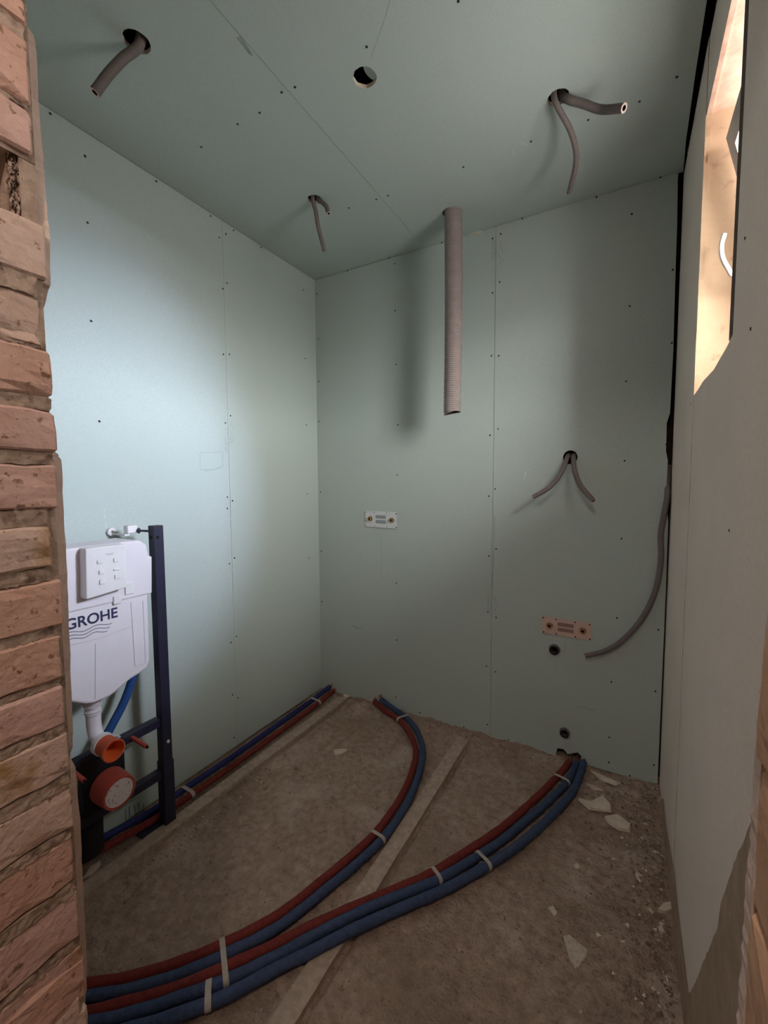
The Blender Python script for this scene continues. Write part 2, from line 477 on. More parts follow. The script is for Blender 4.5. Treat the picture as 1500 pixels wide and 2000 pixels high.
# sides of the niche: sill, far reveal, soffit, near reveal get plaster
ne = len(mb.f) - 4
mb.m[ne + 0] = 1; mb.m[ne + 1] = 1; mb.m[ne + 2] = 2; mb.m[ne + 3] = 1
wall_right = build('wall_right', mb, [M_oldplaster, M_reveal, M_soffit], kind='structure')
ZB = 0.12     # ragged foot of the boards
top = H - 0.018
far_poly = jag_rect(WY1 - 0.004, 2.214, 0.02, top + 0.012, 0.004, 'bl')
build('plasterboard_panel', MB().plate(far_poly, [], map_right, 0.0, BT), [M_grey, M_reveal], wall_right)
sill = [(WY0 - 0.012, WZ0 + 0.018), (1.11, WZ0 + 0.008), (1.17, WZ0 + 0.004), (1.25, WZ0 - 0.004), (1.33, WZ0 - 0.001), (1.42, WZ0 + 0.002), (1.50, WZ0 - 0.003), (WY1 - 0.005, WZ0 - 0.004)]
foot = [(WY1 - 0.005, 0.02), (WY0 - 0.012, 0.02)]
build('plasterboard_panel', MB().plate(sill + foot, [], map_right, 0.0005, BT), [M_grey, M_core], wall_right)
head = [(WY0 - 0.012, WZ1), (1.2, WZ1 + 0.003), (1.4, WZ1 - 0.002), (WY1 - 0.005, WZ1), (WY1 - 0.005, top + 0.006), (1.4, top), (1.2, top - 0.004), (WY0 - 0.012, top - 0.008)]
build('plasterboard_panel', MB().plate(head, [], map_right, 0.0015, BT), [M_grey, M_soffit], wall_right)
near = [(YF, 0.02), (WY0 - 0.014, 0.02), (WY0 - 0.014, 1.2), (WY0 - 0.017, 1.64), (WY0 - 0.015, 1.9), (WY0 - 0.018, 2.2), (WY0 - 0.014, top - 0.008), (YF, top - 0.02)]
build('plasterboard_panel', MB().plate(near, [], map_right, -0.001, BT - 0.001), [M_grey, M_core], wall_right)
smear = [(YF, 0.0), (2.10, 0.0), (2.05, 0.05), (1.979, 0.10), (1.88, 0.085), (1.78, 0.098), (1.66, 0.125), (1.554, 0.150), (1.47, 0.135), (1.395, 0.129), (1.30, 0.127), (1.24, 0.128), (1.19, 0.135), (1.163, 0.17), (1.12, 0.235), (1.079, 0.30), (1.02, 0.40), (0.968, 0.485), (0.913, 0.579), (0.896, 0.639), (0.843, 0.736), (0.804, 0.806), (0.74, 0.90), (YF, 1.3)]  # outline of the brown foot strip, widening to a diagonal wedge
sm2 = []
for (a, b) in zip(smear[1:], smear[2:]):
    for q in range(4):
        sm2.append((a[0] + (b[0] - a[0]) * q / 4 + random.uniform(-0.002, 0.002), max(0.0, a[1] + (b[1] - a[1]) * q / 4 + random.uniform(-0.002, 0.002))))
build('brown_foot_wedge', MB().plate([smear[0]] + sm2 + [smear[-1]], [], map_right, -0.0022, -0.0012, edge_mi=0), M_oldplaster, wall_right, label='brown dirt strip and diagonal brown wedge over the foot of the board')
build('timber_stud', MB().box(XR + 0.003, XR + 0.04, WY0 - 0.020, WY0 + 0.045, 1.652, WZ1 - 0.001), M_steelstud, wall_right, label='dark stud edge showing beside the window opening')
build('mortar_skim', MB().box(XR + BT - 0.004, XR + 0.02, WY1 - 0.002, WY1 + 0.0, WZ0, WZ1), M_reveal, wall_right)

# window: frame, inward-tilted sash, glass
window = empty('window_1', (0.40, 1.326, WZ0), None, None, kind='structure')
wx0, wx1 = 0.385, 0.435
f = MB()
f.box(wx0, wx1, WY0, WY0 + 0.045, WZ0, WZ1); f.box(wx0, wx1, WY1 - 0.045, WY1, WZ0, WZ1)
f.box(wx0, wx1, WY0 + 0.045, WY1 - 0.045, WZ0, WZ0 + 0.045); f.box(wx0, wx1, WY0 + 0.045, WY1 - 0.045, WZ1 - 0.045, WZ1)
build('window_frame', f, M_pvc, window)
# sash leans into the room about its lower edge
sb, stp = Vector((0.372, 0, WZ0 + 0.03)), at(1418, 270, 'Y', 1.553)
sdir = (Vector((stp.x, 0, stp.z)) - sb).normalized()
sn = Vector((-sdir.z, 0, sdir.x))               # towards the room
if sn.x > 0: sn = -sn
slen = (Vector((stp.x, 0, stp.z)) - sb).length
sy0, sy1, sw, sdep = WY0 + 0.02, 1.553, 0.052, 0.05
def sash_pt(y, l, d):
    p = sb + sdir * l - sn * d
    return Vector((p.x, y, p.z))
def sash_bar(mb, y0, y1, l0, l1, d0=0.0, d1=sdep):
    vs = [sash_pt(y, l, d) for y in (y0, y1) for l in (l0, l1) for d in (d0, d1)]
    mb.add(vs, [(0, 1, 3, 2), (4, 6, 7, 5), (0, 4, 5, 1), (2, 3, 7, 6), (0, 2, 6, 4), (1, 5, 7, 3)])
sash = MB()
sash_bar(sash, sy0, sy0 + sw, 0, slen); sash_bar(sash, sy1 - sw, sy1, 0, slen)
sash_bar(sash, sy0 + sw, sy1 - sw, 0, sw); sash_bar(sash, sy0 + sw, sy1 - sw, slen - sw, slen)
sash_o = build('window_sash', sash, M_pvc, window, label='pale sash tilted inwards from its lower edge')
g = MB()
sash_bar(g, sy0 + sw - 0.004, sy1 - sw + 0.004, sw - 0.004, slen - sw + 0.004, 0.02, 0.024)
build('pane', g, M_glass, sash_o)

build('sky_blocker_slab', MB().box(0.438, 1.15, 0.2, 2.6, 2.56, 2.66), M_hall, kind='structure')  # unseen slab added outside to cut high sky light on the lower walls

# ------------------------------------------------------------------ entrance wall (the camera looks past its jambs)
YJ = 0.275                                      # far end of the brick reveal
XJ = at(113, 950, 'Y', YJ).x
core = MB()
cav0, cav1 = at(55, 430, 'X', XJ).z, at(55, 305, 'X', XJ).z     # a brick is missing here: open cavity
core.box(-1.95, XJ - 0.009, 0.155, YJ - 0.0005, -0.05, cav0)
core.box(-1.95, XJ - 0.009, 0.155, YJ - 0.0005, cav1, 2.76)
core.box(-1.95, XJ - 0.085, 0.155, YJ - 0.0005, cav0, cav1)
core.box(XJ - 0.085, XJ - 0.010, 0.258, YJ - 0.0005, cav0, cav1)
wall_el = build('wall_entrance_left', core, M_mortar, kind='structure')
# (top px, bottom px, right edge px, broken?)
courses = [(-190, -110, 38, 0), (-95, -20, 44, 0), (-5, 45, 52, 0), (78, 200, 58, 0), (212, 298, 63, 0), (438, 545, 92, 0), (580, 676, 79, 2), (684, 777, 103, 0), (802, 882, 112, 0), (908, 994, 114, 0),
           (1026, 1110, 103, 1), (1132, 1222, 125, 0), (1242, 1328, 121, 1), (1340, 1418, 127, 0), (1436, 1512, 136, 0), (1540, 1614, 145, 0), (1640, 1722, 145, 0), (1748, 1830, 156, 0), (1850, 1930, 164, 0), (1952, 2030, 160, 0), (2050, 2120, 165, 0)]
def rough_brick(x0, x1, y0, y1, z0, z1, amp, seed, bevel=0.003):
    """brick with chipped arrises: a bevelled block whose faces are cut into a few uneven facets"""
    rg = random.Random(seed)
    bm = bmesh.new()
    bmesh.ops.create_cube(bm, size=1)
    for v in bm.verts:
        c = v.co
        v.co = Vector(((x0 + x1) / 2 + c.x * (x1 - x0), (y0 + y1) / 2 + c.y * (y1 - y0), (z0 + z1) / 2 + c.z * (z1 - z0)))
    bmesh.ops.subdivide_edges(bm, edges=list(bm.edges), cuts=3, use_grid_fill=True)
    bmesh.ops.bevel(bm, geom=[e for e in bm.edges if e.calc_face_angle(0) > 1.0], offset=bevel, segments=1, affect='EDGES')
    for v in bm.verts:
        v.co += Vector([rg.gauss(0, amp) for _ in range(3)])
    for _ in range(3):                          # chips knocked off the arris
        p = Vector((x1 if x1 < 0 else x0, rg.uniform(y0 + 0.05, y1), rg.choice((z0, z1))))
        r = rg.uniform(0.005, 0.012)
        for v in bm.verts:
            d = (v.co - p).length
            if d < r * 1.6:
                v.co += (Vector(((x0 + x1) / 2, v.co.y, (z0 + z1) / 2)) - v.co).normalized() * r * 0.25
    bm.verts.index_update()
    mb = MB().add([v.co.copy() for v in bm.verts], [[v.index for v in f.verts] for f in bm.faces], 0, False)
    bm.free()
    return mb
def rough_mortar(x0, x1, y0, y1, z0, z1, amp, seed):
    rg = random.Random(seed)
    nY, nZ = 30, max(4, int((z1 - z0) / 0.0035))
    vs, fs = [], []
    for i in range(nY + 1):
        for k in range(nZ + 1):
            vs.append((x1 + rg.gauss(0, amp), y0 + (y1 - y0) * i / nY + rg.gauss(0, 0.001), z0 + (z1 - z0) * k / nZ + rg.gauss(0, 0.0006)))
    for i in range(nY):
        for k in range(nZ):
            a = i * (nZ + 1) + k
            fs.append((a, a + nZ + 1, a + nZ + 2, a + 1))
    m = MB().add(vs, fs, 0, True)
    m.box(x0, x1 - 2.2 * amp, y0, y1 - 0.003, z0, z1)
    return m
zs_prev = None
for k, (t, b, e, brk) in enumerate(courses):
    if t > 1380: t, b = t - 5, b + 6
    xj = XJ + random.uniform(-0.0018, 0.0012) - (0.006 if brk == 2 else 0)
    ye = at(e, (t + b) / 2, 'X', xj).y          # ragged ends: each brick stops where it was broken
    zt, zb = at(e - 8, t, 'X', xj).z, at(e - 8, b, 'X', xj).z
    amp = 0.00022 + 0.0007 * brk
    build('brick', rough_brick(xj - 0.10, xj, 0.158, ye, zb, zt, amp, k), M_brick[(k * 2 + k // 3) % 3], wall_el)
    if zs_prev is not None:
        pz, py_ = zs_prev
        gap = pz - zt
        rec = 0.004 if gap < 0.03 else 0.014
        if t > 1400: rec = 0.001
        build('mortar_joint', rough_mortar(XJ - 0.09, XJ - rec, 0.248 if gap > 0.06 else 0.158, min(ye, py_) - 0.002, zt, pz, 0.0009 + 0.0010 * (gap > 0.03), 300 + k), M_mortar, wall_el)
    zs_prev = (zb, ye)
# pieces of a stretcher's neighbour seen further along the reveal
for k, z in enumerate((2.3, 2.385, 2.47, 2.555, 0.66, 0.585, 0.51, 0.435, 0.36, 0.285, 0.21, 0.135, 0.06)):
    build('brick', rough_brick(XJ - 0.10, XJ + random.uniform(-0.004, 0.003), 0.158, YJ, z, z + 0.063, 0.001, 50 + k), M_brick[k % 3], wall_el)
# plaster coat on the room side, its torn edge standing beside the bricks
strip = [(-250, 30), (-100, 42), (0, 50), (25, 46), (58, 56), (68, 66), (100, 71), (200, 75), (300, 84), (350, 88), (420, 93), (480, 98), (555, 99), (572, 93), (600, 86), (612, 72), (640, 62), (700, 70), (860, 80), (886, 112), (900, 120), (1000, 125), (1100, 130), (1200, 134), (1335, 139), (1430, 143), (1458, 142), (1478, 137), (1497, 147), (1600, 157), (1700, 161), (1800, 166), (1900, 170), (1940, 168), (2000, 164), (2200, 168)]
poly = []
YP = YF
prev = None
for (py, pxx) in strip:
    p = at(pxx, py, 'Y', YP)
    if prev is not None:
        for s in range(1, 5):
            q = prev.lerp(p, s / 5)
            poly.append((q.x + random.uniform(-0.0015, 0.0015), q.z))
    poly.append((p.x, p.z))
    prev = p
poly = [(-1.70, 2.63)] + [(poly[0][0], 2.63)] + poly + [(poly[-1][0], 0.0), (-1.70, 0.0)]
mb = MB().plate(poly, [], lambda u, v, w: Vector((u, w, v)), YJ + 0.001, YP, edge_mi=0)
build('plaster_coat', mb, M_pinkplaster, wall_el, label='torn edge of pinkish plaster beside the bricks')

# right jamb: orange bricks smeared with plaster, pale torn edge
XQ = at(1478, 1500, 'Y', YJ).x
core = MB().box(XQ + 0.008, XR + 0.02, 0.155, YJ - 0.004, -0.05, 2.76)
wall_er = build('wall_entrance_right', core, M_mortar, kind='structure')
z = 0.0
k = 0
while z < 2.6:
    build('brick', rough_brick(XQ + random.uniform(-0.001, 0.0015), XQ + 0.09, 0.158, YJ, z, z + 0.0752, 0.0003, 90 + k), M_jamb, wall_er)
    z += 0.077; k += 1
poly = []
for (py, pxx) in [(700, 1530), (1190, 1500), (1300, 1490), (1400, 1481), (1520, 1470), (1620, 1466), (1700, 1459), (1800, 1453), (1900, 1446), (2000, 1438), (2300, 1415)]:
    p = at(pxx, py, 'Y', YP)
    poly.append((p.x, p.z))
pj = []
for a, b in zip(poly, poly[1:]):
    for s in range(6):
        pj.append((a[0] + (b[0] - a[0]) * s / 6 + random.uniform(-0.0006, 0.0006), a[1] + (b[1] - a[1]) * s / 6))
pj.append(poly[-1])
pj = [(XR - 0.0005, 2.61), (pj[0][0], 2.61)] + pj + [(pj[-1][0], 0.0), (XR - 0.0005, 0.0)]
build('plaster_coat', MB().plate(pj, [], lambda u, v, w: Vector((u, w, v)), YJ + 0.001, YP, edge_mi=0), M_pinkplaster, wall_er, label='pale torn plaster edge of the right jamb')
build('wall_entrance_lintel', MB().box(XJ - 0.05, XQ + 0.05, 0.155, YF, 2.25, 2.76), M_mortar, kind='structure')

# hallway behind the camera
HX0, HX1, HY0 = -1.95, 0.95, -1.9
hall = MB()
hall.box(HX0 - 0.1, HX0, HY0, 0.155, 0, 2.8); hall.box(HX1, HX1 + 0.1, HY0, 0.155, 0, 2.8); hall.box(HX0, HX1, HY0 - 0.1, HY0, 0, 2.8); hall.box(XR + 0.0, HX1, 0.155, 0.25, 0, 2.8)
build('wall_hall', hall, M_hall, kind='structure')
build('ceiling_hall', MB().box(HX0 - 0.1, HX1 + 0.1, HY0 - 0.1, 0.16, 2.7, 2.8), M_hall, kind='structure')
build('floor_hall', MB().box(HX0 - 0.1, HX1 + 0.1, HY0 - 0.1, YF - 0.15, -0.12, -0.006), M_floor, kind='structure')
light('hall_bulb_light', 'POINT', (-0.10, -0.42, 2.42), 27.0, (1.0, 0.87, 0.77), shadow_soft_size=0.06)

# ------------------------------------------------------------------ board screws and marks
def screws(parent, pts, axis, val, nrm, r=0.0044):
    mb = MB()
    n = Vector(nrm)
    for (x, y) in pts:
        p = at(x, y, axis, val)
        mb.disc(p + n * 0.0005, n, r * random.uniform(0.85, 1.1), 8)
        mb.ring(p + n * 0.0005, n, r * 0.55, r * 0.9, 8, d=0.0008)
    build('screw_heads', mb, M_screw, parent, kind='stuff')
screws(wall_left, [(98, 222), (166, 305), (305, 354), (171, 435), (178, 627), (194, 823), (411, 422), (428, 464), (441, 457), (456, 450), (435, 564), (443, 553), (436, 692), (448, 692), (510, 483), (592, 566), (596, 700), (598, 830), (600, 965), (603, 1090), (450, 812), (440, 826), (444, 971), (454, 978), (444, 993), (458, 1090), (448, 1101), (454, 1357), (465, 1363), (457, 1441), (451, 1255), (462, 1243)], 'X', XL, (1, 0, 0))
screws(wall_back, [(619, 574), (622, 662), (623, 745), (623, 823), (626, 961), (628, 1077), (629, 1175), (679, 529), (760, 504), (771, 515), (863, 474), (772, 607), (774, 712), (777, 830), (776, 928), (774, 1139), (775, 1250), (773, 1361), (962, 466), (962, 572), (960, 695), (957, 850), (955, 969), (955, 1086), (953, 1195), (950, 1301), (952, 1415), (906, 1420), (820, 1392)], 'Y', YB, (0, -1, 0))
screws(wall_back, [(978, 457), (976, 551), (974, 695), (973, 838), (967, 955), (969, 1072), (969, 1206), (968, 1312), (1230, 598), (1223, 745), (1220, 900), (1214, 1052), (1205, 1207), (1194, 1332), (1190, 1440), (1189, 1489), (1314, 527), (1312, 670), (1302, 868), (1286, 1230), (1280, 1350), (1277, 1494), (1165, 385), (1234, 418), (1290, 346), (1020, 427), (1230, 1515), (993, 1445)], 'Y', YB - 0.002, (0, -1, 0))
screws(ceiling, [(550, 180), (507, 220), (464, 242), (393, 287), (735, 389), (681, 406)], 'Z', H + 0.0015, (0, 0, -1))
screws(ceiling, [(576, 170), (716, 91), (758, 382), (1149, 234), (1037, 276), (905, 326), (1249, 198), (895, 2), (1322, 150)], 'Z', H, (0, 0, -1))
screws(wall_right, [(1456, 465), (1467, 642), (1425, 1036), (1349, 790)], 'X', XR - 0.001, (-1, 0, 0), r=0.003)

def marks(parent, name, lines, axis, val, nrm, m, w=0.0012, label=None):
    """thin drawn strokes lying on a surface; lines are lists of pixels"""
    mb = MB()
    n = Vector(nrm)
    for ln in lines:
        P = [at(x, y, axis, val) + n * 0.0004 for x, y in ln]
        for a, b in zip(P, P[1:]):
            s = n.cross((b - a).normalized()) * (w / 2)
            mb.add([a - s, a + s, b + s, b - s], [(0, 1, 2, 3)])
    return build(name, mb, m, parent, label=label)
marks(wall_left, 'pencil_sketch', [[(390, 887), (392, 884), (434, 883), (435, 910), (420, 916), (391, 918), (390, 887)], [(399, 920), (416, 918), (432, 914)]], 'X', XL, (1, 0, 0), M_print, 0.0016)
marks(wall_left, 'pencil_line', [[(449, 975), (450, 1010)], [(450, 1015), (451, 1035)], [(451, 1040), (453, 1085)], [(453, 1098), (454, 1108)], [(454, 1118), (455, 1150)]], 'X', XL + 0.0, (1, 0, 0), M_pencil, 0.0016)
marks(wall_back, 'pencil_line', [[(966, 1010), (965, 1060)], [(965, 1066), (964, 1110)], [(963, 1115), (961, 1150)]], 'Y', YB - 0.002, (0, -1, 0), M_pencil, 0.0022)
marks(wall_back, 'pencil_line', [[(745, 1048), (745, 1090)], [(745, 1094), (745, 1128)]], 'Y', YB, (0, -1, 0), M_print, 0.0015)
marks(wall_back, 'pencil_line', [[(1104, 1250), (1103, 1288)]], 'Y', YB - 0.002, (0, -1, 0), M_print, 0.0016)
marks(wall_back, 'scuff', [[(690, 1224), (697, 1227), (706, 1226)], [(688, 1222), (698, 1225)]], 'Y', YB, (0, -1, 0), M_print, 0.004)
marks(wall_back, 'scratch', [[(1027, 922), (1024, 936)]], 'Y', YB - 0.002, (0, -1, 0), M_whitetube, 0.002)
marks(wall_back, 'scuff', [[(1130, 1379), (1150, 1385), (1165, 1387)]], 'Y', YB - 0.002, (0, -1, 0), M_print, 0.003)
marks(wall_left, 'footprint_smudge', [[(245, 1580), (246, 1605)], [(252, 1575), (253, 1600)], [(262, 1572), (265, 1590)], [(280, 1570), (281, 1585)], [(270, 1567), (272, 1580)]], 'X', XL, (1, 0, 0), M_pencil, 0.006)
marks(ceiling, 'pencil_line', [[(762, 0), (752, 35)], [(750, 42), (724, 112)]], 'Z', H, (0, 0, -1), M_print, 0.0014)
marks(ceiling, 'blue_smudge', [[(463, 72), (488, 105)], [(468, 70), (492, 108)]], 'Z', H + 0.0015, (0, 0, -1), M_print, 0.006)
marks(ceiling, 'scratch', [[(1002, 290), (1003, 305)], [(1018, 279), (1030, 283)]], 'Z', H, (0, 0, -1), M_smear, 0.003)
marks(wall_left, 'drill_marks', [[(203, 994), (204, 998)], [(204, 1006), (205, 1011)], [(206, 1022), (208, 1030)], [(209, 1036), (210, 1040)], [(222, 1007), (223, 1009)]], 'X', XL, (1, 0, 0), M_smear, 0.004)
def stamp(parent, px, y0, y1, axis, val, nrm, width, seed):
    """worn printed block on a board edge: short broken dashes"""
    rg = random.Random(seed)
    lines = []
    for j in range(4):
        y = y0
        x = px - width / 2 + width * (j + 0.5) / 4
        while y < y1:
            l = rg.uniform(3, 9)
            if rg.random() < 0.75:
                lines.append([(x, y), (x - 0.02 * l, min(y1, y + l))])
            y += l + rg.uniform(1.5, 4)
    marks(parent, 'printed_stamp', lines, axis, val, nrm, M_print, 0.0016, label='faded printed text on the board edge')
stamp(wall_left, 452, 824, 865, 'X', XL, (1, 0, 0), 7, 1)
stamp(wall_left, 442, 836, 886, 'X', XL, (1, 0, 0), 7, 2)
stamp(wall_back, 978, 465, 516, 'Y', YB - 0.002, (0, -1, 0), 9, 3)
stamp(wall_back, 964, 470, 512, 'Y', YB, (0, -1, 0), 8, 4)
stamp(wall_back, 967, 1166, 1200, 'Y', YB - 0.002, (0, -1, 0), 7, 5)
stamp(wall_back, 954, 1160, 1195, 'Y', YB, (0, -1, 0), 7, 6)
# torn sliver of paper where ceiling meets back wall
mb = MB()
pa, pb, pc, pd = [at(x, y, 'Y', YB - 0.003) for x, y in ((903, 459), (941, 449), (941, 456), (925, 457))]
mb.add([pa, pb, pc, pd] + [p + Vector((0, 0.002, 0)) for p in (pa, pb, pc, pd)], [(3, 2, 1, 0), (4, 5, 6, 7), (0, 1, 5, 4), (1, 2, 6, 5), (2, 3, 7, 6), (3, 0, 4, 7)])
build('torn_paper_sliver', mb, M_core, wall_back)

# ------------------------------------------------------------------ conduits
def conduit(label, pts, r, name='corrugated_conduit', group=None, rib=0.0035, m=None, hollow=0.55):
    path = smooth_path(pts, rib / 2)
    R = [r * (1.0 if i % 2 else 0.90) for i in range(len(path))]
    mb = MB().tube(path, R, n=14, cap=False)
    o = build(name, mb, m or M_conduit, None, label, 'conduit', group)
    d = (path[-1] - path[-2]).normalized()
    mb = MB().ring(path[-1], d, r, r * hollow, 16, mi=0)
    mb.tube([path[-1], path[-1] - d * 0.03], r * hollow, n=14, cap=False, mi=1)
    mb.disc(path[-1] - d * 0.03, d, r * hollow, 14, mi=1)
    build('open_end', mb, [M_rim, M_dark], o)
    return o
def A(x, y, axis, v): return at(x, y, axis, v)
G_C = 'grey corrugated conduits hanging out of the board holes'
conduit('thick conduit hanging from the ceiling hole nearest the brick jamb', [(-1.255, 0.815, 2.75), (-1.255, 0.812, 2.64), A(240, 115, 'Z', 2.585), A(212, 145, 'Z', 2.535), A(185, 181, 'Z', 2.475)], 0.0138, group=G_C)
conduit('conduit bent sideways with a pale open end, ceiling hole by the window', [(-0.222, 1.604, 2.74), (-0.222, 1.604, 2.65), A(1110, 194, 'Z', 2.612), A(1140, 203, 'Z', 2.585), A(1175, 214, 'Z', 2.55), A(1219, 211, 'Z', 2.505)], 0.0128, group=G_C)
conduit('thin conduit drooping towards the back wall, ceiling hole by the window', [(-0.246, 1.582, 2.74), (-0.246, 1.584, 2.645), A(1090, 210, 'Z', 2.605), A(1112, 250, 'Z', 2.575), A(1124, 290, 'Z', 2.545), A(1124, 325, 'Z', 2.52), A(1112, 377, 'Z', 2.48)], 0.0098, group=G_C)
conduit('long conduit drooping from the ceiling hole near the back left corner', [(-1.255, 1.592, 2.74), (-1.255, 1.592, 2.64), A(617, 415, 'Z', 2.585), A(622, 445, 'Z', 2.53), A(634, 491, 'Z', 2.45)], 0.0098, group=G_C)
conduit('short curled conduit at the ceiling hole near the back left corner', [(-1.236, 1.605, 2.74), (-1.236, 1.605, 2.64), A(628, 394, 'Z', 2.615), A(637, 403, 'Z', 2.59), A(642, 417, 'Z', 2.555)], 0.0098, group=G_C)
conduit('left conduit of the pair curving out of the back wall hole', [(-0.25, 2.27, 1.50), (-0.248, 2.20, 1.487), A(1095, 925, 'Y', 2.14), A(1073, 952, 'Y', 2.105), A(1041, 971, 'Y', 2.08)], 0.0112, group=G_C)
conduit('right conduit of the pair curving out of the back wall hole', [(-0.222, 2.27, 1.50), (-0.222, 2.20, 1.488), A(1123, 920, 'Y', 2.14), A(1135, 950, 'Y', 2.10), A(1159, 978, 'Y', 2.06)], 0.0112, group=G_C)
conduit('long grey cable conduit sweeping from the right corner gap across the back wall', [(0.160, 2.255, 1.44), (0.152, 2.215, 1.36), A(1303, 972, 'Y', 2.185), A(1291, 1040, 'Y', 2.182), A(1291, 1090, 'Y', 2.182), A(1281, 1150, 'Y', 2.182), A(1257, 1203, 'Y', 2.18), A(1222, 1245, 'Y', 2.178), A(1185, 1270, 'Y', 2.172), A(1143, 1281, 'Y', 2.165)], 0.0115)
# white tube on the window reveal
conduit('white bent plastic tube end inside the window opening', [A(1415, 457, 'Y', 1.545), A(1409, 480, 'Y', 1.545), A(1411, 503, 'Y', 1.542), A(1421, 523, 'Y', 1.54), A(1436, 540, 'Y', 1.54), (0.30, 1.54, 1.915), (0.36, 1.54, 1.90)][::-1], 0.0062, name='white_tube', m=M_whitetube)

# ventilation hose
hx, hy = -0.745, 1.989
hose = MB()
zt, zb = 2.72, at(885, 806, 'Y', hy).z
n, pts, R = 28, [], []
L = zt - zb
pitch = 0.0100
rows = int(L / pitch * 4)
vs, fs = [], []
for i in range(rows + 1):
    for k in range(n):
        a = 2 * math.pi * k / n
        z = zt - L * i / rows
        rr = 0.0395 + 0.0026 * math.cos(2 * math.pi * (z / pitch + k / n))
        bend = 0.006 * math.sin((zt - z) / L * 3.0)
        zz = z + (0.010 * math.cos(a - 0.4) if i == rows else 0)
        vs.append(Vector((hx + bend + rr * math.cos(a), hy + rr * math.sin(a), zz)))
for i in range(rows):
    for k in range(n):
        fs.append((i * n + k, (i + 1) * n + k, (i + 1) * n + (k + 1) % n, i * n + (k + 1) % n))
hose.add(vs, fs, 0, True)
hose_o = build('ventilation_hose', hose, M_duct, None, 'long grey ribbed ventilation hose hanging from the ceiling before the back wall', 'hose')
inn = MB()
inn.tube([(hx + 0.002, hy, zb + 0.10), (hx + 0.001, hy, zb + 0.006)], 0.0335, n=24, cap=False)
inn.disc((hx + 0.002, hy, zb + 0.10), (0, 0, 1), 0.0335)
build('hose_lining', inn, M_dark, hose_o)

# ------------------------------------------------------------------ tap mounting plates
def tap_plate(label, quad, y, mp, mslot, z_in):
    p = [at(px, py, 'Y', y) for px, py in quad]            # tl, tr, br, bl
    c = sum(p, Vector()) / 4
    ux = ((p[1] - p[0]) + (p[2] - p[3])) / 2
    uz = ((p[0] - p[3]) + (p[1] - p[2])) / 2
    root = empty('tap_mounting_plate', (c.x, y, c.z - uz.length / 2), label, 'mounting plate', 'tap mounting plates on the back wall')
    def P(u, v, w): return c + ux * u + uz * v + Vector((0, -w, 0))
    outline = [(-.5, -.5), (.5, -.5), (.5, .5), (-.5, .5)]
    slots = [[(-.17, .05), (.16, .05), (.16, .27), (-.17, .27)], [(-.17, -.25), (.16, -.25), (.16, -.03), (-.17, -.03)]]
    cut = [[(-.34 + .075 * math.cos(a), .02 + .17 * math.sin(a)) for a in [k * math.pi / 8 for k in range(16)]], [(.34 + .075 * math.cos(a), .0 + .17 * math.sin(a)) for a in [k * math.pi / 8 for k in range(16)]]]
    build('plate', MB().plate(outline, slots + cut, lambda u, v, w: P(u, v, w), 0.006, 0.004, edge_mi=0), mp, root)
    sb_ = MB()
    for s in slots:
        sb_.add([P(u, v, 0.0042) for u, v in s], [(0, 1, 2, 3)])
    build('slot_backing', sb_, mslot, root)
    for (u, v) in ((-.34, .02), (.34, .0)):
        q = P(u, v, 0.0)
        m_ = MB()
        m_.ring(q + Vector((0, -0.001, 0)), (0, -1, 0), 0.0085, 0.0135, 20, d=0.014)
        m_.ring(q + Vector((0, -0.015, 0)), (0, -1, 0), 0.0075, 0.0115, 6, d=0.004)
        fit = build('brass_fitting', m_, M_brass, root)
        build('bore', MB().disc(q + Vector((0, -0.006, 0)), (0, -1, 0), 0.0086), M_dark, fit)
    for (u, v) in ((-.47, .42), (-.2, .42), (.19, .42), (.475, .40), (-.47, -.42), (-.2, -.42), (.19, -.42), (.475, -.42)):
        q = P(u, v, 0.006)
        build('plate_screw', MB().cyl(q, q + Vector((0, -0.0018, 0)), 0.0036 if u > .4 or z_in else 0.0026, n=8), M_screw, root)
    return root
tap_plate('white galvanised plate with two brass fittings, left half of the back wall', [(714, 998), (776, 1000), (776, 1033), (715, 1028)], YB, M_zinc, M_slot, 0)
tap_plate('coppery pink plate with two brass fittings, low near the right corner', [(1058, 1202), (1155, 1217), (1154, 1250), (1060, 1236)], YB - 0.002, M_pinkplate, M_pinkslot, 1)

def drain(px, py, r, label):
    c = at(px, py, 'Y', YB - 0.002)
    out = 0.016
    mb = MB().ring((c.x, YB + 0.03, c.z), (0, -1, 0), r * 0.80, r, 26, d=0.032 + out)
    o = build('drain_pipe_stub', mb, M_conduit, None, label, 'pipe', 'drain stubs in the back wall')
    build('seal', MB().ring((c.x, YB - 0.002 - out - 0.0005, c.z), (0, -1, 0), r * 0.62, r * 0.9, 26, d=0.003), M_black, o)
    build('bore', MB().disc((c.x, YB + 0.015, c.z), (0, -1, 0), r * 0.82), M_dark, o)
drain(1083, 1268, 0.0235, 'grey drain stub with black bore just below the pink plate')
drain(1103, 1430, 0.0215, 'grey drain stub with black bore low above the pipe ends')

